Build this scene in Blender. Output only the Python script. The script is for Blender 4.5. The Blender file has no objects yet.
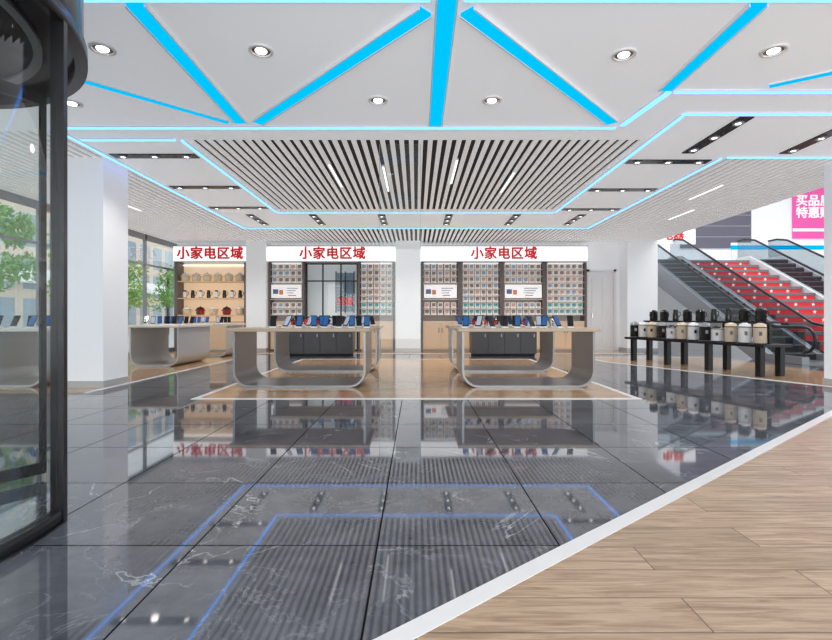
import bpy, bmesh, math, random
from mathutils import Vector, Matrix
random.seed(7)
S=bpy.context.scene
COL=S.collection
S.view_settings.view_transform='Standard'
S.view_settings.exposure=0.12
pi=math.pi

# ---------------------------------------------------------------- materials
def mat(name,col,rough=0.5,metal=0.0,em=None,es=0.0,ior=1.5,noise=0.0,nscale=8,alpha=1.0):
    m=bpy.data.materials.new(name); m.use_nodes=True
    nt=m.node_tree; b=nt.nodes['Principled BSDF']
    b.inputs['Base Color'].default_value=(*col,1)
    b.inputs['Roughness'].default_value=rough
    b.inputs['Metallic'].default_value=metal
    b.inputs['IOR'].default_value=ior
    if em: 
        b.inputs['Emission Color'].default_value=(*em,1); b.inputs['Emission Strength'].default_value=es
    if noise>0:
        tc=nt.nodes.new('ShaderNodeTexCoord'); n=nt.nodes.new('ShaderNodeTexNoise'); n.inputs['Scale'].default_value=nscale
        mx=nt.nodes.new('ShaderNodeMix'); mx.data_type='RGBA'
        nt.links.new(tc.outputs['Object'],n.inputs['Vector']); nt.links.new(n.outputs['Fac'],mx.inputs[0])
        mx.inputs[6].default_value=(*[c*(1-noise) for c in col],1); mx.inputs[7].default_value=(*[min(1,c*(1+noise)) for c in col],1)
        nt.links.new(mx.outputs[2],b.inputs['Base Color'])
    return m
def emis(name,col,s):
    m=bpy.data.materials.new(name); m.use_nodes=True; nt=m.node_tree
    nt.nodes.clear(); o=nt.nodes.new('ShaderNodeOutputMaterial'); e=nt.nodes.new('ShaderNodeEmission')
    e.inputs[0].default_value=(*col,1); e.inputs[1].default_value=s; nt.links.new(e.outputs[0],o.inputs[0]); return m
def glassm(name,tint=(0.97,0.99,0.985),refl=0.6):
    m=bpy.data.materials.new(name); m.use_nodes=True; nt=m.node_tree; nt.nodes.clear()
    o=nt.nodes.new('ShaderNodeOutputMaterial'); t=nt.nodes.new('ShaderNodeBsdfTransparent'); g=nt.nodes.new('ShaderNodeBsdfGlossy')
    g.inputs['Roughness'].default_value=0.01; t.inputs[0].default_value=(*tint,1)
    lw=nt.nodes.new('ShaderNodeLayerWeight'); lw.inputs[0].default_value=0.5
    pw=nt.nodes.new('ShaderNodeMath'); pw.operation='POWER'; pw.inputs[1].default_value=4.0
    mu=nt.nodes.new('ShaderNodeMath'); mu.operation='MULTIPLY_ADD'; mu.inputs[1].default_value=refl; mu.inputs[2].default_value=0.03
    mx=nt.nodes.new('ShaderNodeMixShader'); nt.links.new(lw.outputs['Facing'],pw.inputs[0]); nt.links.new(pw.outputs[0],mu.inputs[0]); nt.links.new(mu.outputs[0],mx.inputs[0])
    nt.links.new(t.outputs[0],mx.inputs[1]); nt.links.new(g.outputs[0],mx.inputs[2]); nt.links.new(mx.outputs[0],o.inputs[0]); return m
def marble():
    m=mat('grey_marble_tiles',(0.1,0.11,0.13),0.06,ior=1.98); nt=m.node_tree; L=nt.links; N=nt.nodes.new; b=nt.nodes['Principled BSDF']
    tc=N('ShaderNodeTexCoord'); mp=N('ShaderNodeMapping'); mp.inputs['Location'].default_value=(0.17,-2.11+4.0,0)
    L.new(tc.outputs['Object'],mp.inputs['Vector'])
    br=N('ShaderNodeTexBrick'); br.offset=0; br.squash=1
    br.inputs['Color1'].default_value=(0,0,0,1); br.inputs['Color2'].default_value=(1,1,1,1); br.inputs['Mortar'].default_value=(0,0,0,1)
    br.inputs['Scale'].default_value=1; br.inputs['Mortar Size'].default_value=0.0038; br.inputs['Mortar Smooth'].default_value=0
    br.inputs['Brick Width'].default_value=0.8; br.inputs['Row Height'].default_value=0.8
    L.new(mp.outputs[0],br.inputs['Vector'])
    off=N('ShaderNodeVectorMath'); off.operation='MULTIPLY_ADD'; off.inputs[1].default_value=(9,5,7)
    L.new(br.outputs['Color'],off.inputs[0]); L.new(tc.outputs['Object'],off.inputs[2])
    def vein(scale,dist,wid,lo,hi,col_scale):
        n=N('ShaderNodeTexNoise'); n.inputs['Scale'].default_value=scale; n.inputs['Detail'].default_value=7; n.inputs['Roughness'].default_value=0.55; n.inputs['Distortion'].default_value=dist
        L.new(off.outputs[0],n.inputs['Vector'])
        s=N('ShaderNodeMath'); s.operation='SUBTRACT'; s.inputs[1].default_value=0.5; L.new(n.outputs['Fac'],s.inputs[0])
        a=N('ShaderNodeMath'); a.operation='ABSOLUTE'; L.new(s.outputs[0],a.inputs[0])
        r=N('ShaderNodeValToRGB'); r.color_ramp.elements[0].position=0.0; r.color_ramp.elements[0].color=(1,1,1,1); r.color_ramp.elements[1].position=wid; r.color_ramp.elements[1].color=(0,0,0,1)
        L.new(a.outputs[0],r.inputs[0])
        n2=N('ShaderNodeTexNoise'); n2.inputs['Scale'].default_value=col_scale; L.new(off.outputs[0],n2.inputs['Vector'])
        r2=N('ShaderNodeValToRGB'); r2.color_ramp.elements[0].position=lo; r2.color_ramp.elements[1].position=hi; L.new(n2.outputs['Fac'],r2.inputs[0])
        mm=N('ShaderNodeMath'); mm.operation='MULTIPLY'; L.new(r.outputs[0],mm.inputs[0]); L.new(r2.outputs[0],mm.inputs[1]); return mm
    m1=vein(1.1,0.8,0.006,0.48,0.66,2.3); m2=vein(2.6,0.9,0.009,0.45,0.7,1.7)
    m2b=N('ShaderNodeMath'); m2b.operation='MULTIPLY'; m2b.inputs[1].default_value=0.35; L.new(m2.outputs[0],m2b.inputs[0])
    mm=N('ShaderNodeMath'); mm.operation='MAXIMUM'; L.new(m1.outputs[0],mm.inputs[0]); L.new(m2b.outputs[0],mm.inputs[1])
    n3=N('ShaderNodeTexNoise'); n3.inputs['Scale'].default_value=4; n3.inputs['Detail'].default_value=8; n3.inputs['Roughness'].default_value=0.65; L.new(off.outputs[0],n3.inputs['Vector'])
    rb=N('ShaderNodeValToRGB'); rb.color_ramp.elements[0].position=0.32; rb.color_ramp.elements[1].position=0.7; L.new(n3.outputs['Fac'],rb.inputs[0])
    base=N('ShaderNodeMix'); base.data_type='RGBA'; base.inputs[6].default_value=(0.058,0.066,0.082,1); base.inputs[7].default_value=(0.135,0.147,0.17,1)
    L.new(rb.outputs[0],base.inputs[0])
    v=N('ShaderNodeMix'); v.data_type='RGBA'; v.inputs[7].default_value=(0.45,0.47,0.50,1); L.new(mm.outputs[0],v.inputs[0]); L.new(base.outputs[2],v.inputs[6])
    g=N('ShaderNodeMix'); g.data_type='RGBA'; g.inputs[7].default_value=(0.008,0.008,0.01,1); L.new(br.outputs['Fac'],g.inputs[0]); L.new(v.outputs[2],g.inputs[6])
    L.new(g.outputs[2],b.inputs['Base Color'])
    rr=N('ShaderNodeMath'); rr.operation='MULTIPLY_ADD'; rr.inputs[1].default_value=0.8; rr.inputs[2].default_value=0.04; L.new(br.outputs['Fac'],rr.inputs[0]); L.new(rr.outputs[0],b.inputs['Roughness'])
    sp=N('ShaderNodeMath'); sp.operation='MULTIPLY_ADD'; sp.inputs[1].default_value=-0.5; sp.inputs[2].default_value=0.5; L.new(br.outputs['Fac'],sp.inputs[0]); L.new(sp.outputs[0],b.inputs['Specular IOR Level'])
    return m
def wood(name,c1,c2,rough=0.35,row=0.19,wid=1.5,lo=0.0,ior=1.45):
    m=mat(name,c1,rough,ior=ior); nt=m.node_tree; L=nt.links; N=nt.nodes.new; b=nt.nodes['Principled BSDF']
    tc=N('ShaderNodeTexCoord')
    br=N('ShaderNodeTexBrick'); br.offset=0.37; br.inputs['Color1'].default_value=(0,0,0,1); br.inputs['Color2'].default_value=(1,1,1,1); br.inputs['Mortar'].default_value=(0.5,0.5,0.5,1)
    br.inputs['Scale'].default_value=1; br.inputs['Mortar Size'].default_value=0.0022; br.inputs['Brick Width'].default_value=wid; br.inputs['Row Height'].default_value=row
    L.new(tc.outputs['Object'],br.inputs['Vector'])
    ad=N('ShaderNodeVectorMath'); ad.operation='MULTIPLY_ADD'; ad.inputs[1].default_value=(7,3,5); L.new(br.outputs['Color'],ad.inputs[0]); L.new(tc.outputs['Object'],ad.inputs[2])
    mp=N('ShaderNodeMapping'); mp.inputs['Scale'].default_value=(1.8,26,8); L.new(ad.outputs[0],mp.inputs['Vector'])
    n=N('ShaderNodeTexNoise'); n.inputs['Scale'].default_value=1.6; n.inputs['Detail'].default_value=10; n.inputs['Roughness'].default_value=0.66; n.inputs['Distortion'].default_value=0.8; L.new(mp.outputs[0],n.inputs['Vector'])
    r=N('ShaderNodeValToRGB'); r.color_ramp.elements[0].position=0.34; r.color_ramp.elements[1].position=0.62; r.color_ramp.elements[0].color=(*c2,1); r.color_ramp.elements[1].color=(*c1,1)
    L.new(n.outputs['Fac'],r.inputs[0])
    h=N('ShaderNodeMix'); h.data_type='RGBA'; h.blend_type='MULTIPLY'; h.inputs[0].default_value=0.2; L.new(r.outputs[0],h.inputs[6]); L.new(br.outputs['Color'],h.inputs[7])
    g=N('ShaderNodeMix'); g.data_type='RGBA'; g.inputs[7].default_value=(0.09,0.06,0.04,1); L.new(br.outputs['Fac'],g.inputs[0]); L.new(h.outputs[2],g.inputs[6])
    L.new(g.outputs[2],b.inputs['Base Color']); return m
M_marble=marble()
M_oak=wood('oak_plank_floor',(0.64,0.47,0.32),(0.34,0.22,0.13),0.3)
M_oak2=wood('warm_plank_floor',(0.60,0.39,0.22),(0.42,0.25,0.13),0.12,ior=1.6)
M_ceil=mat('self_lit_ceiling_paint',(0.84,0.86,0.89),0.6,em=(0.90,0.95,1.0),es=0.25,noise=0.01)  # paint carries a faint emission as fill light for the room
M_slat=mat('white_slat',(0.85,0.85,0.86),0.5,em=(0.97,0.98,1),es=0.22)  # slats share the ceiling's faint emission as fill light
M_black=mat('black_void',(0.035,0.033,0.033),0.9)
M_wall=mat('self_lit_wall_paint',(0.82,0.83,0.85),0.6,em=(0.95,0.98,1),es=0.12,noise=0.015)  # faint emission brightens walls and columns, which are no light source
M_white=mat('white_lacquer',(0.86,0.86,0.86),0.3,noise=0.01)
M_stone=mat('white_stone_strip',(0.80,0.80,0.79),0.25,noise=0.04)
M_blue=emis('cyan_led',(0.0,0.50,1.0),1.05)
M_blue2=emis('blue_led',(0.11,0.34,1.0),3.2)
M_lite=emis('lamp_white',(1.0,0.97,0.92),5.0)
M_line=emis('linear_lamp_white',(1.0,1.0,1.0),1.6)
M_sign=mat('sign_white',(0.9,0.9,0.9),0.3,em=(1,1,1),es=0.75)
M_red=mat('sign_red',(0.6,0.005,0.01),0.4,em=(0.6,0.0,0.005),es=0.22)
M_chrome=mat('chrome',(0.75,0.75,0.76),0.15,1.0)
M_steel=mat('brushed_steel',(0.27,0.275,0.28),0.30,0.6,noise=0.05,nscale=40)
M_tabletop=mat('light_oak_tabletop',(0.50,0.40,0.29),0.35,noise=0.1,nscale=20)
M_tablew=mat('white_tabletop',(0.7,0.66,0.6),0.3)
M_greyw=mat('pale_grey_panel',(0.50,0.50,0.50),0.3,0.2)
M_dark=mat('black_metal',(0.016,0.016,0.018),0.25,0.3)
M_canopy=mat('dark_bronze_canopy',(0.035,0.035,0.04),0.18,0.6)
M_darkw=mat('dark_wood_cabinet',(0.04,0.04,0.045),0.35,noise=0.2,nscale=12)
M_post=mat('dark_brown_post',(0.13,0.105,0.10),0.4)
M_warm=mat('glowing_warm_backing',(0.76,0.58,0.41),0.5,em=(1.0,0.72,0.46),es=0.36)  # emission stands in for lamp light on the shelf backs
M_shelf=mat('shelf_wood',(0.66,0.48,0.32),0.4,em=(1,0.72,0.45),es=0.05,noise=0.08,nscale=15)  # this and the next two glow faintly by their own emission
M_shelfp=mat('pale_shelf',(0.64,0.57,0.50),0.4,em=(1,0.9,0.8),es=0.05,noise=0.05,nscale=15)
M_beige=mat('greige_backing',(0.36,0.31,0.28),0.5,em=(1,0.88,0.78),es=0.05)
M_glass=glassm('clear_glass')
M_glassd=glassm('tinted_glass',(0.72,0.76,0.78),0.5)
M_scr=mat('phone_screen_blue',(0.02,0.05,0.12),0.15,em=(0.02,0.22,0.7),es=0.3)
M_scr2=mat('phone_screen_dark',(0.01,0.01,0.015),0.15)
M_scr3=mat('phone_screen_pale',(0.3,0.35,0.4),0.15,em=(0.5,0.6,0.8),es=0.3)
M_redap=mat('red_enamel',(0.5,0.015,0.02),0.2)
M_cream=mat('cream_plastic',(0.82,0.66,0.44),0.3)
M_gold=mat('champagne_metal',(0.72,0.60,0.44),0.3,0.1)
M_blk=mat('gloss_black',(0.02,0.02,0.02),0.15)
M_boxw=mat('carton_white',(0.86,0.83,0.80),0.5,em=(1,0.96,0.92),es=0.10)  # slight emission brightens the cartons
M_boxp=mat('carton_picture',(0.27,0.19,0.16),0.5,noise=0.5,nscale=30)
M_boxr=mat('carton_rose',(0.60,0.34,0.28),0.5,noise=0.4,nscale=30)
M_boxb=mat('carton_blue',(0.26,0.36,0.48),0.5,noise=0.4,nscale=30)
M_green=mat('carton_teal',(0.10,0.42,0.42),0.5,noise=0.4,nscale=30)
M_post_w=mat('poster_white',(0.88,0.88,0.88),0.4,em=(1,1,1),es=0.25)
M_ptext=mat('poster_ink',(0.12,0.16,0.3),0.5)
M_orange=mat('poster_accent',(0.75,0.25,0.1),0.5)
M_step=mat('escalator_step',(0.045,0.045,0.05),0.4,0.4)
M_steprib=mat('escalator_step_edge',(0.22,0.22,0.23),0.4,0.4)
M_rubber=mat('handrail_rubber',(0.015,0.015,0.018),0.3)
M_clad=mat('grey_cladding',(0.33,0.34,0.36),0.3,0.3)
M_tread=mat('stone_tread',(0.20,0.20,0.215),0.4,noise=0.06)
M_riser=mat('red_riser',(0.75,0.03,0.04),0.4,em=(0.8,0.02,0.03),es=0.15)
M_star=mat('star_white',(0.95,0.9,0.85),0.5,em=(1,1,1),es=0.15)
M_pink=mat('pink_poster',(0.80,0.09,0.36),0.5,em=(0.9,0.12,0.4),es=0.15)
M_purple=mat('dark_purple_panel',(0.13,0.12,0.16),0.5)
M_ground=mat('pavement',(0.5,0.5,0.49),0.8,noise=0.1,nscale=1)
M_bark=mat('bark',(0.12,0.08,0.05),0.9,noise=0.3)
M_leaf=mat('leaves',(0.18,0.36,0.09),0.7,em=(0.25,0.5,0.1),es=0.1,noise=0.4,nscale=2)  # small emission imitates light passing through the leaves
M_frame=mat('grey_aluminium',(0.30,0.31,0.32),0.4,0.5)
def facade():
    m=mat('outdoor_facade',(0.6,0.5,0.42),0.7); nt=m.node_tree; L=nt.links; N=nt.nodes.new; b=nt.nodes['Principled BSDF']
    tc=N('ShaderNodeTexCoord')
    sx=N('ShaderNodeSeparateXYZ'); cx=N('ShaderNodeCombineXYZ'); L.new(tc.outputs['Object'],sx.inputs[0]); L.new(sx.outputs['Y'],cx.inputs['X']); L.new(sx.outputs['Z'],cx.inputs['Y'])
    br=N('ShaderNodeTexBrick'); br.offset=0; br.inputs['Color1'].default_value=(0.25,0.33,0.40,1); br.inputs['Color2'].default_value=(0.5,0.58,0.63,1); br.inputs['Mortar'].default_value=(0.72,0.60,0.50,1)
    br.inputs['Scale'].default_value=1; br.inputs['Mortar Size'].default_value=0.28; br.inputs['Brick Width'].default_value=1.9; br.inputs['Row Height'].default_value=2.4
    L.new(cx.outputs[0],br.inputs['Vector']); L.new(br.outputs['Color'],b.inputs['Base Color']); return m
M_fac=facade()

# ---------------------------------------------------------------- helpers
def box(bm,x0,x1,y0,y1,z0,z1,mi=0):
    vs=[bm.verts.new(p) for p in ((x0,y0,z0),(x1,y0,z0),(x1,y1,z0),(x0,y1,z0),(x0,y0,z1),(x1,y0,z1),(x1,y1,z1),(x0,y1,z1))]
    for f in ((0,3,2,1),(4,5,6,7),(0,1,5,4),(1,2,6,5),(2,3,7,6),(3,0,4,7)):
        fc=bm.faces.new([vs[i] for i in f]); fc.material_index=mi
def lathe(bm,prof,cx=0,cy=0,cz=0,n=20,mis=None,cap=True):
    rings=[]
    for r,z in prof:
        rings.append([bm.verts.new((cx+max(r,1e-4)*math.cos(2*pi*i/n),cy+max(r,1e-4)*math.sin(2*pi*i/n),cz+z)) for i in range(n)])
    for k in range(len(rings)-1):
        for i in range(n):
            f=bm.faces.new((rings[k][i],rings[k][(i+1)%n],rings[k+1][(i+1)%n],rings[k+1][i])); f.smooth=True
            f.material_index=mis[k] if mis else 0
    if cap:
        for rg,fl in ((rings[0],True),(rings[-1],False)):
            f=bm.faces.new(rg[::-1] if fl else rg); f.material_index=(mis[0] if fl else mis[-1]) if mis else 0
def extr(bm,poly,axis,a,b,mi=0):
    def P(p,t):
        return {'x':(t,p[0],p[1]),'y':(p[0],t,p[1]),'z':(p[0],p[1],t)}[axis]
    A=[bm.verts.new(P(p,a)) for p in poly]; B_=[bm.verts.new(P(p,b)) for p in poly]
    n=len(poly)
    f=bm.faces.new(A); f.material_index=mi; f=bm.faces.new(B_[::-1]); f.material_index=mi
    for i in range(n):
        f=bm.faces.new((A[i],B_[i],B_[(i+1)%n],A[(i+1)%n])); f.material_index=mi
def tube(bm,pts,r,n=8,mi=0):
    rings=[]
    for k,p in enumerate(pts):
        p=Vector(p); a=Vector(pts[max(k-1,0)]); b=Vector(pts[min(k+1,len(pts)-1)]); d=(b-a).normalized()
        up=Vector((1,0,0)) if abs(d.x)<0.9 else Vector((0,0,1))
        u=d.cross(up).normalized(); w=d.cross(u)
        rings.append([bm.verts.new(p+r*(math.cos(2*pi*i/n)*u+math.sin(2*pi*i/n)*w)) for i in range(n)])
    for k in range(len(rings)-1):
        for i in range(n):
            f=bm.faces.new((rings[k][i],rings[k][(i+1)%n],rings[k+1][(i+1)%n],rings[k+1][i])); f.smooth=True; f.material_index=mi
    bm.faces.new(rings[0]).material_index=mi; bm.faces.new(rings[-1]).material_index=mi
def fin(bm,name,mats,parent=None,loc=(0,0,0),rot=0,bev=0,**tags):
    bmesh.ops.recalc_face_normals(bm,faces=bm.faces[:])
    me=bpy.data.meshes.new(name); bm.to_mesh(me); bm.free()
    for m in (mats if isinstance(mats,(list,tuple)) else [mats]): me.materials.append(m)
    o=bpy.data.objects.new(name,me); COL.objects.link(o); o.location=loc; o.rotation_euler=(0,0,rot)
    if parent: o.parent=parent
    if bev:
        md=o.modifiers.new('b','BEVEL'); md.width=bev; md.segments=2; md.limit_method='ANGLE'
    for k,v in tags.items(): o[k]=v
    return o
def empty(name,loc,rot=0,**tags):
    e=bpy.data.objects.new(name,None); COL.objects.link(e); e.location=loc; e.rotation_euler=(0,0,rot); e.empty_display_size=0.1
    for k,v in tags.items(): e[k]=v
    return e
def dup(src,loc,rot=0,**tags):
    o=src.copy(); COL.objects.link(o); o.location=loc; o.rotation_euler=(0,0,rot)
    for k,v in tags.items(): o[k]=v
    for c in src.children:
        cc=c.copy(); COL.objects.link(cc); cc.parent=o
        for d in c.children:
            dd=d.copy(); COL.objects.link(dd); dd.parent=cc
    return o
def B(): return bmesh.new()
def part(name,m,parent,*bx,**k):
    bm=B()
    for b in bx: box(bm,*b)
    return fin(bm,name,m,parent=parent,**k)
def text(name,s,size,m,parent,loc,bold=0.0,extr_=0.01,rot=(pi/2,0,0),spacing=1.0,align='CENTER',**tags):
    c=bpy.data.curves.new(name,'FONT'); c.body=s; c.size=size; c.extrude=extr_; c.align_x=align; c.align_y='CENTER'; c.space_character=spacing; c.resolution_u=3
    t=bpy.data.objects.new(name+'_tmp',c); COL.objects.link(t)
    dg=bpy.context.evaluated_depsgraph_get(); dg.update()
    me=bpy.data.meshes.new_from_object(t.evaluated_get(dg)); bpy.data.objects.remove(t); bpy.data.curves.remove(c)
    if bold>0:   # heavier strokes: slightly shifted copies of the glyph solids
        bm=B()
        for k,(dx,dy) in enumerate(((0,0),(1,0),(-1,0),(0,1),(0,-1),(.7,.7),(-.7,-.7),(.7,-.7),(-.7,.7))):
            m0=me.copy(); m0.transform(Matrix.Translation((dx*bold,dy*bold,k*0.0001))); bm.from_mesh(m0); bpy.data.meshes.remove(m0)
        bm.to_mesh(me); bm.free()
    me.name=name; me.materials.clear(); me.materials.append(m)
    o=bpy.data.objects.new(name,me); COL.objects.link(o); o.location=loc; o.rotation_euler=rot; o.parent=parent
    for k,v in tags.items(): o[k]=v
    return o
ST=dict(kind='structure')
CH=3.3; YB=14.9

# ---------------------------------------------------------------- shell
bm=B(); box(bm,-7.5,20,-4,22,-0.15,0); fin(bm,'floor',M_marble,**ST)
def poly_floor(pts,m,z=0.003):
    bm=B(); extr(bm,pts,'z',0.0005,z); return fin(bm,'floor',m,**ST)
a0=(-0.065-1.25*2.5,1.49-2.5); a1=(-0.065+1.25*4.35,1.49+4.35)
poly_floor([a0,(9,a0[1]),(9,a1[1]),a1],M_oak)
poly_floor([(-2.73,5.93),(2.74,5.93),(2.74,11.6),(-2.73,11.6)],M_oak2)
poly_floor([(-7.4,6.4),(-4.4,6.4),(-4.4,14.3),(-7.4,14.3)],M_oak2)
poly_floor([(6.25,6.5),(7.6,6.5),(7.6,12.2),(4.25,12.2),(4.3,10.9)],M_oak2)
poly_floor([(-4.4,13.5),(6.4,13.5),(6.4,14.9),(-4.4,14.9)],M_oak2)
nt_=[0]
def trim(p,q,w=0.07,z=0.006):
    nt_[0]+=1
    d=(Vector(q)-Vector(p)).normalized(); n=Vector((-d.y,d.x))*w/2; p=Vector(p); q=Vector(q)
    bm=B(); extr(bm,[tuple(p-n),tuple(q-n),tuple(q+n),tuple(p+n)],'z',0.0,z); fin(bm,'trim_%d'%nt_[0],M_stone,**ST)
trim(a0,a1,0.075)
trim((-2.77,5.93),(2.78,5.93)); trim((-2.73,5.97),(-2.73,11.6)); trim((2.74,5.97),(2.74,11.6)); trim((-2.77,11.63),(2.78,11.63))
trim((-4.4,6.4),(-4.4,13.4)); trim((6.25,6.5),(4.3,10.9)); trim((4.3,10.9),(4.25,12.2)); trim((4.25,12.24),(7.6,12.24)); trim((-4.4,13.5),(6.4,13.5))
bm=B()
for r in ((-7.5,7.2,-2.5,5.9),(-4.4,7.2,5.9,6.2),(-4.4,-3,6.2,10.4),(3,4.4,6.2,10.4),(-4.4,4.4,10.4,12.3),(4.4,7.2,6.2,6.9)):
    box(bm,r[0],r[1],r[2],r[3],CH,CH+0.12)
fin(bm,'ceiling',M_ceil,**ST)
def slats(x0,x1,y0,y1,pitch=0.125,w=0.062):
    bm=B(); box(bm,x0,x1,y0,y1,CH+0.06,CH+0.08,1)
    n=int((x1-x0)/pitch); p=(x1-x0)/n
    for i in range(n):
        xc=x0+(i+0.5)*p; box(bm,xc-w/2,xc+w/2,y0,y1,CH,CH+0.028,0)
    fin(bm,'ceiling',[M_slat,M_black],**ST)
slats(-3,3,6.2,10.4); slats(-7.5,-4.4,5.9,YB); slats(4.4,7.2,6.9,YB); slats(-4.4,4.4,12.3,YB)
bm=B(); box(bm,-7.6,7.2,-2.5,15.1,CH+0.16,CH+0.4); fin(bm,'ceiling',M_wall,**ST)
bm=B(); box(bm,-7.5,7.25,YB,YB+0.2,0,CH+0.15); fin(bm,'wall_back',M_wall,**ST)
def col(x0,x1,y0,y1,lab,h=CH):
    e=empty('column',((x0+x1)/2,(y0+y1)/2,0),0,label=lab,category='column'); a=(x1-x0)/2; b=(y1-y0)/2
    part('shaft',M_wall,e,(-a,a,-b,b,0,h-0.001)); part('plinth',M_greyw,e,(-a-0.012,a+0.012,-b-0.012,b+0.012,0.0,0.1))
col(-5.12,-4.47,6.86,7.45,'square white painted column beside the revolving door')
col(6.12,6.9,6.5,7.2,'square white painted column by the escalator hall')
col(-5.05,-4.46,14.25,14.88,'white column between two shelving displays')
col(-0.61,0.13,14.25,14.88,'white column between two wide shelving displays')
col(6.3,7.2,14.3,14.88,'white column at the edge of the escalator hall')
# door
bm=B(); box(bm,5.36,6.1,YB-0.05,YB,0,2.43,0)
for (z0,z1) in ((0.15,0.95),(1.1,2.25)):
    for x0,x1 in ((5.44,5.70),(5.76,6.02)):
        box(bm,x0,x1,YB-0.065,YB-0.05,z0,z1,0)
box(bm,5.28,5.36,YB-0.09,YB,0,2.5,0); box(bm,6.1,6.18,YB-0.09,YB,0,2.5,0); box(bm,5.28,6.18,YB-0.09,YB,2.43,2.5,0)
box(bm,5.42,5.45,YB-0.12,YB-0.05,1.0,1.14,1)
fin(bm,'door_1',[M_white,M_chrome],**ST)
ys=[-2.4,-0.4,1.6,3.6,5.6,7.6,9.5,11.4,13.2,14.9]
for i in range(len(ys)-1):
    y0,y1=ys[i],ys[i+1]; bm=B()
    box(bm,-7.5,-7.42,y0,y0+0.03,0,CH,0); box(bm,-7.5,-7.42,y1-0.03,y1,0,CH,0)
    box(bm,-7.5,-7.42,y0,y1,0,0.1,0); box(bm,-7.5,-7.42,y0,y1,3.15,CH,0); box(bm,-7.49,-7.43,y0,y1,2.45,2.5,0)
    box(bm,-7.465,-7.455,y0+0.03,y1-0.03,0.1,3.15,1)
    fin(bm,'window_%d'%(i+1),[M_frame,M_glass],**ST)
# atrium
bm=B(); box(bm,7.2,20,20,20.2,0,8); fin(bm,'wall_far',M_wall,**ST)
bm=B(); box(bm,18,18.2,5,20,0,8); fin(bm,'wall_right',M_wall,**ST)
bm=B(); box(bm,7.0,7.25,15.1,20,0,8); fin(bm,'wall_side',M_wall,**ST)
bm=B(); box(bm,7.2,18.2,5,20.2,8,8.2); fin(bm,'ceiling',M_wall,**ST)
RISE=3.05
bm=B(); box(bm,7.25,18,17.9,20,RISE-0.35,RISE); box(bm,7.25,18,17.86,17.9,RISE-0.4,RISE+0.05); fin(bm,'floor',M_wall,**ST)

# ---------------------------------------------------------------- LED strips
def strip(p,q,w,m,lab='cyan LED light strip set in the white ceiling'):
    d=(Vector(q)-Vector(p)); L=d.length; ang=math.atan2(d.y,d.x)
    e=empty('light_strip',(p[0],p[1],CH),ang,label=lab,category='ceiling light',group='ceiling LED strips')
    bm=B(); box(bm,0,L,-w/2,w/2,-0.022,0.0); fin(bm,'diffuser',m,parent=e)
    for s in (-1,1):
        a,b=sorted((s*(w/2+0.001),s*(w/2+0.012)))
        part('channel',M_white,e,(0,L,a,b,-(0.03 if w>0.08 else 0.012),0.0))
NB='thin blue LED line along the edge of a ceiling panel'
strip((-2.05,3.5),(-2.05,5.62),0.13,M_blue)
strip((-1.86,5.62),(0.07,3.58),0.12,M_blue)
strip((0.22,2.6),(0.23,5.7),0.14,M_blue)
strip((0.38,3.58),(2.30,5.62),0.12,M_blue)
strip((2.5,3.5),(2.5,4.82),0.12,M_blue)
strip((2.56,4.86),(2.45,5.7),0.06,M_blue2,NB)
strip((-3.3,4.55),(-2.2,5.62),0.05,M_blue)
strip((-7,3.44),(0.1,3.44),0.05,M_blue2,NB); strip((0.35,3.44),(7,3.44),0.05,M_blue2,NB)
strip((-4.4,5.78),(2.4,5.78),0.04,M_blue2,NB)
strip((2.62,4.86),(7,4.86),0.04,M_blue2,NB)
strip((3.49,4.74),(5.2,3.6),0.05,M_blue)
strip((3.02,5.39),(7,5.39),0.04,M_blue2,NB)
strip((3.02,5.42),(3.02,10.4),0.035,M_blue2,NB)
strip((-3.02,6.2),(-3.02,10.4),0.035,M_blue2,NB)
strip((-3.0,10.43),(3.0,10.43),0.035,M_blue2,NB)
strip((-4.38,5.9),(-4.38,12.25),0.035,M_blue2,NB)
strip((4.38,6.9),(4.38,12.25),0.035,M_blue2,NB)
strip((-4.35,12.27),(4.35,12.27),0.03,M_blue2,NB)
strip((4.45,6.85),(7.1,6.85),0.035,M_blue2,NB)
strip((-4.3,6.17),(-3.1,6.17),0.035,M_blue2,NB)
for (x,y,l) in ((0.6,7.0,1.2),(-0.5,7.3,1.4),(-1.3,7.2,1.2),(1.55,7.6,1.2),(-5.4,7.6,1.0),(-5.9,9.3,1.0),(5.3,8.3,1.0),(5.9,10.2,1.0)):
    e=empty('linear_lamp',(x,y,CH),0,label='slim white linear lamp fitted between ceiling slats',category='ceiling light',group='linear slat lamps')
    bm=B(); box(bm,-0.014,0.014,0,l,-0.010,0.0); fin(bm,'diffuser',M_line,parent=e)
    bm=B(); box(bm,-0.02,0.02,-0.01,l+0.01,0.0,0.03); fin(bm,'housing',M_white,parent=e)
def downlight(x,y):
    e=empty('downlight',(x,y,CH),0,label='round white recessed downlight in the plain ceiling',category='ceiling light',group='recessed downlights')
    n=28
    bm=B(); lathe(bm,[(0.078,0.0),(0.105,0.0),(0.103,-0.014),(0.08,-0.018),(0.078,0.0)],n=n,cap=False); fin(bm,'ring',M_white,parent=e)
    bm=B(); lathe(bm,[(0.078,-0.001),(0.077,-0.006),(0.045,-0.006)],n=n); fin(bm,'reflector',M_post,parent=e)
    bm=B(); lathe(bm,[(0.05,-0.007),(0.046,-0.016)],n=n); fin(bm,'bulb',M_lite,parent=e)
for p in ((-2.67,4.09),(-1.33,4.12),(1.81,4.18),(3.07,4.12),(-0.4,5.06),(0.8,5.06),(-3.68,5.13)): downlight(*p)
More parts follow.
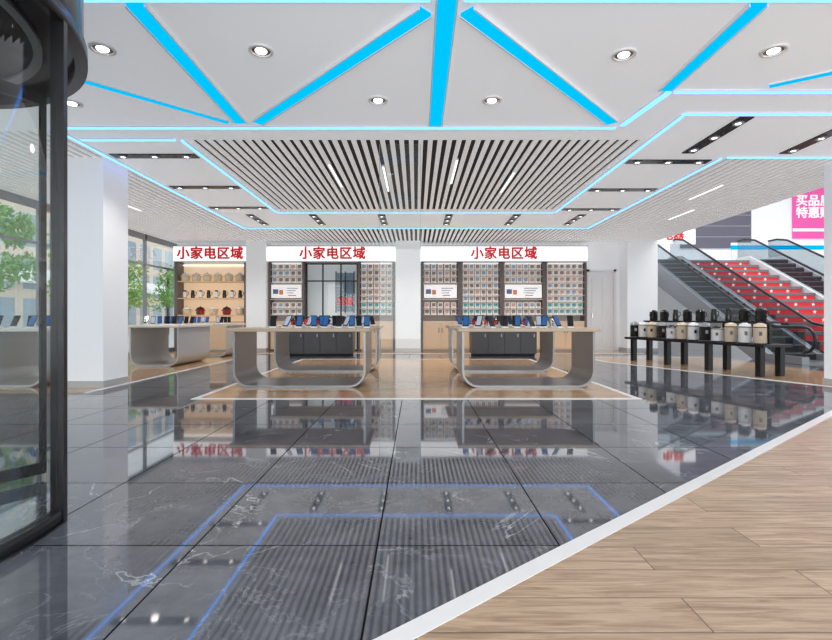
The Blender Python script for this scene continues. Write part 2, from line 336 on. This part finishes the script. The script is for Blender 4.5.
def tray(n):
    e=empty('grille_spotlight',(0,0,0),0,label='black recessed grille tray with round spotlights in the ceiling',category='ceiling light',group='grille spotlights')
    bm=B(); box(bm,-0.6,0.6,-0.085,0.085,-0.012,0); fin(bm,'tray',M_dark,parent=e)
    for i in range(n):
        x=-0.45+0.9*i/(n-1)
        bm=B(); lathe(bm,[(0.045,-0.012),(0.062,-0.012),(0.06,-0.03),(0.046,-0.03),(0.045,-0.012)],cx=x,n=16,cap=False); fin(bm,'lamp_ring',M_clad,parent=e)
        bm=B(); lathe(bm,[(0.034,-0.013),(0.03,-0.022)],cx=x,n=16); fin(bm,'lamp',M_lite,parent=e)
    return e
T0=tray(3); T0.location=(-3.7,6.8,CH)
spots=[(-3.7,6.8,0)]
for y in (8.43,10.0): spots.append((-3.7,y,0))
for y in (7.05,8.6,10.15): spots.append((3.7,y,0))
for x in (-3.7,-2.3,-0.77,0.74,2.25,3.7): spots.append((x,11.25,pi/2))
spots+= [(3.78,6.08,pi/2),(5.15,6.1,pi/2)]
for s in spots[1:]: dup(T0,(s[0],s[1],CH),s[2])
for s in spots+[(-1.3,4.1,0),(1.8,4.2,0),(-2.5,13,0),(-1.2,13,0),(0.8,13,0),(2,13,0),(3.2,13,0),(4.6,13,0),(-3.8,13,0),(-6,13,0),(-6.6,13,0),(0,8.3,0),(-6,9,0),(5.8,9.5,0)]:  # second list: mostly added fill spots without fittings, brightening the rear shop
    ld=bpy.data.lights.new('spot','SPOT'); ld.energy=60; ld.spot_size=2.2; ld.spot_blend=0.9; ld.shadow_soft_size=0.05; ld.color=(1,0.93,0.85)
    lo=bpy.data.objects.new('tray_and_fill_spot',ld); COL.objects.link(lo); lo.location=(s[0],s[1],CH-0.05)

# ---------------------------------------------------------------- revolving door
cx,cy,R=-2.9,2.1,1.18
rd=empty('revolving_door',(cx,cy,0),0,label='black framed glass revolving door with dark round canopy',category='door')
def arcsolid(bm,r0,r1,a0,a1,z0,z1,n=40,mi=0):
    o=[(r1*math.cos(a0+(a1-a0)*i/n),r1*math.sin(a0+(a1-a0)*i/n)) for i in range(n+1)]
    i_=[(r0*math.cos(a0+(a1-a0)*i/n),r0*math.sin(a0+(a1-a0)*i/n)) for i in range(n+1)]
    R4=[[bm.verts.new((p[0],p[1],z)) for p in pts] for pts,z in ((o,z0),(o,z1),(i_,z1),(i_,z0))]
    for k in range(n):
        for a,b in ((0,1),(1,2),(2,3),(3,0)):
            f=bm.faces.new((R4[a][k],R4[a][k+1],R4[b][k+1],R4[b][k])); f.material_index=mi; f.smooth=(a in(0,2))
    if abs(a1-a0)<6.2:
        for k in (0,n): bm.faces.new([R4[j][k] for j in range(4)]).material_index=mi
bm=B(); lathe(bm,[(R,2.5),(R+0.01,2.52),(R+0.01,CH-0.003)],n=72); fin(bm,'canopy',M_canopy,parent=rd)
bm=B(); arcsolid(bm,R-0.03,R+0.03,0,2*pi,2.44,2.52,72); fin(bm,'canopy_rim',M_dark,parent=rd)
bm=B(); arcsolid(bm,R-0.22,R-0.18,0,2*pi,2.47,2.5,72); fin(bm,'canopy_trim_ring',M_frame,parent=rd)
for a in (2.3,3.4,0.4,1.3): 
    bm=B(); lathe(bm,[(0.06,2.5),(0.055,2.485)],cx=0.7*math.cos(a),cy=0.7*math.sin(a),n=16); fin(bm,'canopy_lamp',M_clad,parent=rd)
A=[(math.radians(-62),math.radians(12)),(math.radians(118),math.radians(192))]
for a0_,a1_ in A:
    bm=B(); arcsolid(bm,R-0.004,R+0.004,a0_,a1_,0.07,2.42); fin(bm,'curved_glass',M_glass,parent=rd)
    bm=B(); arcsolid(bm,R-0.025,R+0.025,a0_,a1_,0.0,0.07); fin(bm,'base_rail',M_dark,parent=rd)
    for a in (a0_,a1_):
        bm=B(); box(bm,R-0.028,R+0.03,-0.018,0.018,0,2.45); fin(bm,'post',M_dark,parent=rd,rot=a)
bm=B(); arcsolid(bm,R-0.03,R+0.03,math.radians(100),math.radians(372),0,0.008,72); fin(bm,'floor_ring',M_dark,parent=rd)
bm=B(); lathe(bm,[(0.025,0),(0.025,2.5)],n=16); fin(bm,'centre_shaft',M_dark,parent=rd)
for k in range(4):
    a=math.radians(58+90*k)
    w=part('wing_frame',M_dark,rd,(0.06,1.08,-0.015,0.015,0.03,0.10),(0.06,1.08,-0.015,0.015,2.33,2.4),(1.05,1.08,-0.016,0.016,0.03,2.4),(0.04,0.06,-0.015,0.015,0.03,2.4),rot=a)
    bm=B(); box(bm,0.06,1.05,-0.004,0.004,0.10,2.33); fin(bm,'wing_glass',M_glass,parent=w)
gs=empty('glass_screen',(-0.21,6.35,0.003),0,label='frameless clear glass screen standing between the display tables',category='glass partition')
part('pane',M_glass,gs,(-0.27,0.27,-0.006,0.006,0.0,CH-0.004))
part('edge',M_clad,gs,(-0.274,-0.27,-0.006,0.006,0.0,CH-0.004)); part('edge',M_clad,gs,(0.27,0.274,-0.006,0.006,0.0,CH-0.004))

# ---------------------------------------------------------------- display tables
def table(loc,L,D,top,leg,lab,H=0.85):
    e=empty('display_table',loc,0,label=lab,category='table')
    bm=B(); box(bm,-0.06,L+0.06,-0.05,D+0.05,H-0.05,H); fin(bm,'tabletop',top,parent=e,bev=0.008)
    r=0.24;t=0.03;hh=H-0.05
    def path(off):
        rr=r-off; P=[(off,hh)]
        for i in range(9): a=pi+pi/2*i/8; P.append((r+rr*math.cos(a),r+rr*math.sin(a)))
        for i in range(9): a=1.5*pi+pi/2*i/8; P.append((L-r+rr*math.cos(a),r+rr*math.sin(a)))
        P.append((L-off,hh)); return P
    o=path(0); n=path(t); bm=B()
    V=[[bm.verts.new((p[0],y,p[1])) for p in pts] for pts,y in ((o,0.0),(o,D),(n,D),(n,0.0))]
    for k in range(len(o)-1):
        for a,b in ((0,1),(1,2),(2,3),(3,0)): bm.faces.new((V[a][k],V[a][k+1],V[b][k+1],V[b][k]))
    for k in (0,len(o)-1): bm.faces.new([V[j][k] for j in range(4)])
    fin(bm,'leg_frame',leg,parent=e); return e
la='oak-topped display table with curved steel loop legs on planks'
table((-2.62,6.86,0.004),1.9,0.95,M_tabletop,M_steel,la)
table((0.66,6.86,0.004),1.9,0.95,M_tabletop,M_steel,la)
table((-2.62,8.86,0.004),1.9,0.95,M_tabletop,M_steel,la)
table((0.66,8.86,0.004),1.9,0.95,M_tabletop,M_steel,la)
lb='pale display table with curved grey loop legs by the window'
table((-5.85,9.8,0.004),1.0,1.5,M_tablew,M_greyw,lb)
table((-6.0,12.2,0.004),1.2,1.1,M_tablew,M_greyw,lb)
table((-6.5,6.9,0.004),1.15,1.3,M_tablew,M_greyw,lb)
TZ=0.8545
def phone(scr,lab):
    e=empty('display_phone',(0,0,0),0,label=lab,category='phone',group='phones on display tables')
    c,s=math.cos(0.6),math.sin(0.6)
    def tilt(bm):
        for v in bm.verts: y,z=v.co.y,v.co.z; v.co.y=y*c+z*s-0.04; v.co.z=z*c-y*s+0.025
    bm=B(); box(bm,-0.043,0.043,-0.005,0.005,0,0.19); tilt(bm); fin(bm,'phone_body',M_blk,parent=e)
    bm=B(); box(bm,-0.035,0.035,-0.0065,-0.0055,0.015,0.175); tilt(bm); fin(bm,'screen',scr,parent=e)
    bm=B(); box(bm,-0.045,0.045,-0.06,0.08,0,0.018); extr(bm,[(0.0,0.018),(0.07,0.018),(0.05,0.10)],'x',-0.015,0.015); fin(bm,'stand',M_white,parent=e)
    return e
P_=[phone(M_scr,'black phone with glowing blue screen on a white stand'),phone(M_scr2,'black phone with dark screen on a white stand'),phone(M_scr3,'black phone with pale screen on a white stand')]
pu=set()
def putp(loc,rot):
    k=random.choice([0,1,1,1,2,0])
    if k not in pu: pu.add(k); P_[k].location=loc; P_[k].rotation_euler=(0,0,rot); return
    dup(P_[k],loc,rot)
for tx in (-2.3,0.72):
    for row,(yy,n) in enumerate(((7.1,9),(7.55,8),(9.2,8))):
        for i in range(n):
            x=tx+i*0.195+0.05*row
            if tx<0 and row==0 and i<1: continue
            putp((x+random.uniform(-.015,.015),yy,TZ),random.choice([-0.5,0.2,0.5,-0.2,0]))
for (x,y0,n,dy) in ((-5.6,9.95,5,0.27),(-5.15,9.95,5,0.27),(-5.7,12.35,4,0.25),(-5.1,12.35,4,0.25),(-6.1,7.0,4,0.3),(-5.6,7.0,4,0.3)):
    for i in range(n): putp((x,y0+i*dy,TZ),random.uniform(0.1,0.5))

# ---------------------------------------------------------------- signs
def sign(x0,x1,tx,lab):
    e=empty('sign_lightbox',((x0+x1)/2,14.36,2.70),0,label=lab,category='sign'); h=(x1-x0)/2
    part('box',M_sign,e,(-h,h,0,0.5,0,0.44))
    part('frame',M_clad,e,(-h-0.01,h+0.01,-0.01,0.5,-0.02,-0.001)); part('frame',M_clad,e,(-h-0.01,h+0.01,-0.01,0.5,0.441,0.46))
    text('lettering','小家电区域',0.385,M_red,e,(tx-(x0+x1)/2,-0.012,0.215),bold=0.012,spacing=1.08)
sl='white illuminated lightbox sign with red Chinese lettering above shelves'
sign(-7.26,-5.07,-6.16,sl); sign(-4.44,-0.63,-2.5,sl); sign(0.15,5.13,2.63,sl)
YF=14.42
def carton(m,lab):
    bm=B(); box(bm,-0.075,0.075,0,0.1,0,0.165,0); box(bm,-0.055,0.055,-0.002,0,0.045,0.145,1); box(bm,-0.05,0.03,-0.002,0,0.015,0.028,1)
    return fin(bm,'product_box',[M_boxw,m],label=lab,category='box',group='small product boxes on wall shelves',loc=(0,0,-5))
C1=carton(M_boxp,'small white product box with brown picture on shelf'); C2=carton(M_boxr,'small white product box with rose picture on shelf'); C3=carton(M_green,'small white product box with teal picture on shelf'); C4=carton(M_boxb,'small white product box with blue picture on shelf')
used=set()
def put(c,loc,rot=0):
    if c.name not in used:
        used.add(c.name); c.location=loc; c.rotation_euler=(0,0,rot); return c
    return dup(c,loc,rot)
def module(x0,x1,rows,poster,green,lab):
    e=empty('shelving_unit',((x0+x1)/2,YF,0.004),0,label=lab,category='shelves'); h=(x1-x0)/2-0.002
    part('side_panel',M_post,e,(-h,-h+0.06,0,0.42,0,2.66)); part('side_panel',M_post,e,(h-0.06,h,0,0.42,0,2.66))
    part('back_panel',M_beige,e,(-h+0.06,h-0.06,0.40,0.42,0.9,2.66))
    part('base_cabinet',M_shelf,e,(-h+0.06,h-0.06,0.02,0.40,0.05,0.88))
    for s in (-1,1):
        a,b=sorted((s*0.004,s*(h-0.075))); d=part('door',M_shelf,e,(a,b,0.0,0.019,0.08,0.86))
        a,b=sorted((s*0.04,s*0.055)); part('handle',M_dark,d,(a,b,-0.02,0,0.55,0.70))
    part('top_fill_bar',M_line,e,(-h+0.1,h-0.1,0.02,0.05,2.643,2.655))  # glow bar added to brighten the boxes
    for z in rows+[0.9]:
        part('shelf',M_shelfp,e,(-h+0.06,h-0.06,0.02,0.40,z-0.02,z))
    for z in rows:
        if poster and 1.52<z<1.62: continue
        n=int((2*h-0.16)/0.172); g=(2*h-0.16)/n
        for i in range(n):
            c=C3 if (green and z<1.4) else random.choice([C1,C1,C1,C2,C4])
            put(c,((x0+x1)/2-h+0.08+g*(i+0.5),YF+0.08,z+0.0045))
    if poster:
        bm=B(); box(bm,-h+0.09,h-0.09,0.0,0.015,1.60,2.0,0)
        for k in range(3): box(bm,0.02,h-0.2-0.06*k,-0.003,0,1.88-0.07*k,1.90-0.07*k,1)
        box(bm,-h+0.14,-h+0.3,-0.003,0,1.72,1.86,1); box(bm,-h+0.33,-h+0.45,-0.003,0,1.70,1.84,2); box(bm,0.05,0.3,-0.003,0,1.66,1.69,2)
        fin(bm,'poster',[M_post_w,M_ptext,M_orange],parent=e,label='white advertising panel with small pictures')
R1=[1.1,1.30,1.57,2.06,2.26,2.46]
R2=[1.1+0.195*i for i in range(8)]
mp_='dark-framed shelving unit with boxes and white advertising panel'; mg_='dark-framed shelving unit filled with rows of small boxes'
module(-4.44,-3.35,R1,True,False,mp_)
module(-1.75,-0.63,R2,False,True,mg_)
module(0.15,1.32,R1,True,False,mp_)
module(1.32,2.58,R2,False,True,mg_)
module(2.58,3.87,R1,True,False,mp_)
module(3.87,5.13,R2,False,True,mg_)
e=empty('glazed_doorway',(-2.55,14.6,0.004),0,label='black metal framed glass doorway between shelving units',category='glass door')
for x0,x1 in ((-0.74,-0.31),(-0.25,0.24),(0.30,0.74)): part('glass_pane',M_glass,e,(x0,x1,0,0.008,0.06,2.64))
for x in (-0.79,-0.3,0.25,0.75): part('upright',M_dark,e,(x,x+0.04,-0.03,0.03,0.0,2.66))
for z in (0,1.0,2.1,2.62): part('crossbar',M_dark,e,(-0.75,0.75,-0.028,0.028,z,z+0.04))
e=empty('window_frame',(-2.55,14.88,0.9),0,label='small dark window with red panel seen behind glass doorway',category='window')
part('pane',M_boxb,e,(0.1,0.62,-0.02,0,0.3,1.5)); part('red_panel',M_riser,e,(0.12,0.6,-0.03,-0.021,0.5,0.75))
for x in (0.06,0.35,0.62): part('bar',M_dark,e,(x,x+0.03,-0.045,0,0.26,1.54))
e=empty('shelving_unit',(-6.165,YF,0.004),0,label='warm lit wooden shelving unit holding cookers and kettles',category='shelves')
for x in (-1.09,1.0): part('side_panel',M_post,e,(x,x+0.09,0,0.44,0,2.67))
part('back_panel',M_warm,e,(-1.0,1.0,0.40,0.43,0.9,2.67))
part('base_cabinet',M_shelf,e,(-1.0,1.0,0.0,0.40,0.05,0.86))
for z in (1.09,1.6,2.11,0.9): part('shelf',M_shelf,e,(-1.0,1.0,0.01,0.40,z-0.03,z))
part('shelf_light',M_line,e,(-1.0,1.0,0.35,0.38,2.6,2.63))
def cooker(bodym,lidm,lab,r=0.12,h=0.24,name='rice_cooker',group='cookers on display',loopm=M_blk):
    bm=B(); lathe(bm,[(r*0.85,0),(r*0.97,0.02),(r,h*0.35),(r,h*0.66),(r*1.04,h*0.68),(r*1.04,h*0.74),(r*0.97,h*0.78),(r*0.75,h*0.93),(r*0.2,h),(r*0.2,h+0.02),(0.005,h+0.025)],n=18,mis=[2,0,0,2,2,2,1,1,2,2])
    box(bm,-0.045,0.045,-r-0.012,-r+0.02,h*0.25,h*0.55,2)
    box(bm,r-0.01,r+0.03,-0.025,0.025,h*0.5,h*0.62,2); box(bm,-r-0.03,-r+0.01,-0.025,0.025,h*0.5,h*0.62,2)
    return fin(bm,name,[bodym,lidm,loopm],label=lab,category='rice cooker',group=group,loc=(0,0,-5))
def jug(bodym,lidm,lab,r=0.055,h=0.24):
    bm=B(); lathe(bm,[(r,0),(r*1.05,0.02),(r,h*0.6),(r*0.8,h*0.8),(r*0.8,h*0.82),(r*0.85,h*0.84),(r*0.85,h*0.97),(r*0.6,h)],n=16,mis=[1,0,0,0,1,1,1])
    tube(bm,[(r*0.85,0,h*0.78),(r+0.045,0,h*0.76),(r+0.055,0,h*0.5),(r*0.95,0,h*0.25)],0.009,6,1)
    return fin(bm,'electric_kettle',[bodym,lidm],label=lab,category='kettle',group='kettles on display',loc=(0,0,-5))
def canister(bodym,lidm,lab,r=0.1,h=0.36,panelm=M_blk):
    bm=B(); lathe(bm,[(r*0.9,0),(r,0.015),(r,h*0.76),(r*1.03,h*0.77),(r*1.03,h*0.82),(r*0.95,h*0.83),(r*0.9,h*0.93),(r*0.5,h*0.97),(r*0.3,h)],n=20,mis=[2,0,0,2,0,1,1,1])
    box(bm,-0.022,0.022,-r-0.008,-r+0.02,h*0.40,h*0.58,2); tube(bm,[(r*0.95,0,h*0.7),(r+0.05,0,h*0.66),(r+0.055,0,h*0.4),(r*0.97,0,h*0.3)],0.011,6,2)
    return fin(bm,'soy_milk_maker',[bodym,lidm,panelm],label=lab,category='soy milk maker',group='tall appliances on the tiered bench',loc=(0,0,-5))
K_cream=cooker(M_cream,M_white,'cream rice cooker with white lid on shelf',loopm=M_gold); K_red=cooker(M_redap,M_blk,'glossy red rice cooker with black lid'); K_b=cooker(M_blk,M_clad,'black rice cooker with grey lid')
J_b=jug(M_blk,M_blk,'tall black electric kettle'); J_w=jug(M_white,M_blk,'white electric kettle with black lid'); J_r=jug(M_redap,M_blk,'red electric kettle with black lid')
N_w=canister(M_white,M_white,'tall white soy milk maker with white lid'); N_x=canister(M_white,M_blk,'white soy milk maker with black lid',0.105,0.30); N_g=canister(M_gold,M_gold,'tall champagne soy milk maker'); N_b=canister(M_blk,M_clad,'tall black soy milk maker with grey lid',panelm=M_clad)
N_k=canister(M_blk,M_blk,'short black soy milk maker on the upper tier',0.085,0.24)
for i in range(6): put(K_cream,(-7.0+0.33*i,YF+0.16,2.1145))
for i in range(8): put(J_b if i%2 else J_w,(-7.02+0.24*i,YF+0.16,1.6045))
for i in range(5): put(K_red if i%2 else K_cream,(-6.95+0.4*i,YF+0.16,1.0945))
def lowcab(x0,x1):
    e=empty('low_cabinet',(x0,12.5,0.004),0,label='low black storage cabinet with plain doors behind tables',category='cabinet'); L=x1-x0
    part('body',M_darkw,e,(0,L,0.02,0.55,0.06,0.74)); part('cabinet_top',M_tabletop,e,(-0.02,L+0.02,-0.02,0.57,0.74,0.77)); part('plinth',M_black,e,(0.04,L-0.04,0.06,0.5,0,0.06))
    for i in range(4):
        w=L/4; d=part('door',M_darkw,e,(i*w+0.008,(i+1)*w-0.008,0,0.02,0.07,0.73))
        part('handle',M_clad,d,(i*w+w*0.8,i*w+w*0.86,-0.02,0,0.5,0.58))
lowcab(-3.35,-1.65); lowcab(1.45,3.15)
for x0 in (-3.2,1.6):
    for i,k in enumerate((K_red,J_r,K_red,K_b,J_w,K_red)): put(k,(x0+0.27*i,12.75,0.7745),0)

# ---------------------------------------------------------------- tiered bench
ang=math.atan2(-3.4,0.85); bo=Vector((4.95,11.4,0.004))
e=empty('tiered_display_bench',tuple(bo),ang,label='black two-tier display bench with square legs holding appliances',category='display stand')
bm=B(); box(bm,0,3.5,0,0.62,0.5,0.55); fin(bm,'lower_shelf',M_dark,parent=e,bev=0.005)
bm=B(); box(bm,0.25,3.3,0.32,0.60,0.90,0.94); fin(bm,'upper_shelf',M_dark,parent=e,bev=0.005)
for x in (0.15,1.2,2.25,3.3):
    for y in (0.05,0.48):
        part('leg',M_dark,e,(x,x+0.1,y,y+0.1,0,0.5))
for x in (0.3,1.3,2.3,3.2): part('support_post',M_dark,e,(x,x+0.05,0.42,0.47,0.55,0.90))
MT=Matrix.Translation(bo)@Matrix.Rotation(ang,4,'Z')
seq=[N_b,N_w,N_g,N_b,N_x,N_g,N_w,N_b,N_x,N_g,N_w,N_g]
for i,k in enumerate(seq):
    p=MT@Vector((0.17+0.285*i,0.15,0.5505)); put(k,tuple(p),ang+0.9+random.uniform(-.3,.3))
for i in range(9):
    p=MT@Vector((0.42+0.33*i,0.46,0.9405)); put(J_b if i in (2,5,6) else N_k,tuple(p),ang+random.uniform(-.3,.5))

# ---------------------------------------------------------------- escalators and stairs
def escalator(x0,x1,y0,clad,lab):
    e=empty('escalator',(x0,y0,0.004),0,label=lab,category='escalator'); W=x1-x0
    run=5.9; rise=RISE-0.004; a=1.0; bh=0.78
    path=[(0,0),(a,0),(a+run,rise),(a+run+0.7,rise)]
    def off(dz): return [(p[0],p[1]+dz) for p in path]
    for s0,s1 in ((0,0.16),(W-0.16,W)):
        bm=B(); up=off(0.16); lo=[(0,0),(a+0.5,0),(a+run+0.2,rise-0.5),(a+run+0.7,rise-0.5)]
        extr(bm,up+lo[::-1],'x',s0,s1); fin(bm,'side_cladding',clad,parent=e)
        xc=(s0+s1)/2
        bm=B(); up=off(bh); lo=off(0.16); extr(bm,up+lo[::-1],'x',xc-0.006,xc+0.006); fin(bm,'balustrade_glass',M_glassd,parent=e)
        pts=[(xc,0.05,0.26)]
        for i in range(7):
            t=-pi/2-pi*i/6; pts.append((xc,0.02+0.27*math.cos(t),0.53+0.27*math.sin(t)))
        pts+=[(xc,a-0.2,bh+0.02),(xc,a+0.2,bh+0.10),(xc,a+run-0.2,rise+bh-0.09),(xc,a+run+0.3,rise+bh+0.02),(xc,a+run+0.7,rise+bh+0.02)]
        bm=B(); tube(bm,pts,0.035,8); fin(bm,'handrail',M_rubber,parent=e)
    bm=B(); n=17
    for i in range(n):
        z=(i+1)*rise/n; y=a+i*run/n
        box(bm,0.165,W-0.165,y,y+run/n+0.02,z-0.3 if z>0.3 else 0,z,0); box(bm,0.165,W-0.165,y-0.004,y+0.02,z-0.03,z+0.002,1)
    fin(bm,'steps',[M_step,M_steprib],parent=e)
    part('landing_plate',M_steel,e,(0.165,W-0.165,0,a,0,0.02)); part('landing_plate',M_steel,e,(0.165,W-0.165,a+run+0.025,a+run+0.7,rise-0.2,rise))
escalator(8.2,9.5,10.2,M_clad,'black step escalator with dark glass sides beside red stairs')
escalator(11.85,13.15,10.2,M_white,'escalator with white side panels and black handrails')
e=empty('staircase',(9.55,10.9,0.004),0,label='wide stone staircase with red star-decorated risers',category='stairs')
n=14; rise=(RISE-0.004)/n; run=6.6/n; W=2.25; TT=0.075
bm=B(); 
for i in range(n): box(bm,0,W,i*run,(i+1)*run+0.0,max(0,(i-2)*rise),(i+1)*rise-TT)
fin(bm,'stair_body',M_tread,parent=e)
bm=B()
for i in range(n): box(bm,-0.0,W,i*run-0.03,(i+1)*run-0.031,(i+1)*rise-TT,(i+1)*rise)
fin(bm,'treads',M_tread,parent=e)
bm=B()
for i in range(n):
    box(bm,0.03,W-0.03,i*run-0.012,i*run-0.002,i*rise+0.003,(i+1)*rise-TT-0.001,0)
    for k in range(4):
        x=0.3+k*0.5+(0.15 if i%2 else 0); z=(i+0.36)*rise; 
        pts=[(x+(0.06 if j%2==0 else 0.024)*math.sin(j*pi/5),z+(0.06 if j%2==0 else 0.024)*math.cos(j*pi/5)) for j in range(10)]
        extr(bm,pts,'y',i*run-0.016,i*run-0.0125,1)
fin(bm,'risers',[M_riser,M_star],parent=e,label='red risers printed with white stars')
# atrium signage
e=empty('wall_poster',(15.65,19.97,4.3),0,label='magenta promotional poster with white Chinese lettering on wall',category='poster')
part('board',M_pink,e,(0,2.3,-0.03,0,0,2.2)); part('lower_strip',M_post_w,e,(0,2.3,-0.034,-0.031,0.3,0.42))
text('lettering','买品质\n特惠购',0.5,M_post_w,e,(0.12,-0.04,1.3),bold=0.01,align='LEFT')
e=empty('wall_panel',(11.0,19.9,3.9),0,label='dark purple wall panel above the staircase',category='wall panel')
part('panel',M_purple,e,(0,2.9,0,0.08,0,1.9))
for k in range(1,4): part('panel_trim',M_clad,e,(0,2.9,-0.01,0,k*0.45,k*0.45+0.03))
e=empty('wall_sign',(9.62,17.55,3.98),0,label='small red Chinese lettering on a white header above stairs',category='sign')
part('board',M_post_w,e,(-0.65,0.6,0.0,0.04,-0.28,0.28))
text('lettering','电器',0.40,M_red,e,(-0.22,-0.012,0.03),bold=0.01)
e=empty('light_strip',(11.8,17.95,RISE+0.006),0,label='cyan light band along the upper floor edge',category='light')
part('plinth',M_white,e,(0,6,0,0.05,0,0.5)); part('diffuser',M_blue,e,(0,6,0,0.05,0.5,0.66)); part('channel',M_white,e,(0,6,0,0.05,0.66,0.76))

# ---------------------------------------------------------------- outside
bm=B(); box(bm,-60,-7.51,-20,70,-0.25,-0.02); fin(bm,'pavement',M_ground,label='pale grey street pavement outside the windows',category='pavement')
bm=B(); box(bm,-26,-22,-10,60,0,9,0); box(bm,-22.0,-21.4,-10,60,3.0,3.8,1); 
fin(bm,'building',[M_fac,M_wall],label='beige street building with windows across the road',category='building',loc=(0,0,-0.018))
def tree(loc,sc,lab):
    e=empty('tree',loc,0,label=lab,category='tree',group='street trees')
    bm=B(); tube(bm,[(0,0,0),(0.03,0,1.2),(-0.03,0.05,2.4),(0.05,0,3.4)],0.09*sc,8); fin(bm,'trunk',M_bark,parent=e)
    bm=B()
    cs=[(Vector((random.uniform(-.7,.7),random.uniform(-.7,.7),random.uniform(2.0,4.0))),random.uniform(0.4,0.75)) for _ in range(9)]
    for i in range(1500):
        c,r=random.choice(cs); d=Vector((random.gauss(0,1),random.gauss(0,1),random.gauss(0,1))).normalized()*r*random.uniform(0.6,1)*sc
        p=c+d; u=Vector((random.gauss(0,1),random.gauss(0,1),random.gauss(0,1))).normalized()*0.09; w=u.cross(Vector((random.gauss(0,1),random.gauss(0,1),1))).normalized()*0.06
        bm.faces.new([bm.verts.new(q) for q in (p-u,p+w,p+u,p-w)])
    fin(bm,'foliage',M_leaf,parent=e); return e
for l in ((-12,13.6),(-12.2,17.2),(-14.5,24.0),(-15,29)): tree((l[0],l[1],-0.015),1.0,'leafy green street tree on the pavement')

# ---------------------------------------------------------------- light
w=bpy.data.worlds.new('World'); S.world=w; w.use_nodes=True
bg=w.node_tree.nodes['Background']; bg.inputs[0].default_value=(0.90,0.95,1.0,1); bg.inputs[1].default_value=1.3
def area(loc,rot,sx,sy,en,col=(1,1,1)):
    ld=bpy.data.lights.new('area','AREA'); ld.shape='RECTANGLE'; ld.size=sx; ld.size_y=sy; ld.energy=en; ld.color=col
    o=bpy.data.objects.new('fill_panel',ld); COL.objects.link(o); o.location=loc; o.rotation_euler=rot
area((0,-3.4,1.8),(pi/2,0,0),12,3,320)  # unseen panel added behind the camera as daylight-like fill
area((12,12,7.8),(0,0,0),8,8,650)  # unseen panel added overhead to brighten the escalator hall
cam=bpy.data.cameras.new('camera'); cam.sensor_width=36; cam.lens=36*480/832; cam.shift_y=-2/832; cam.clip_start=0.05; cam.clip_end=200
co=bpy.data.objects.new('camera',cam); COL.objects.link(co); co.location=(0,0,1.0); co.rotation_euler=(pi/2,0,0); S.camera=co
for o in list(bpy.data.objects):
    if o.type=='MESH' and o.parent is None and o.location.z<-4: bpy.data.objects.remove(o)
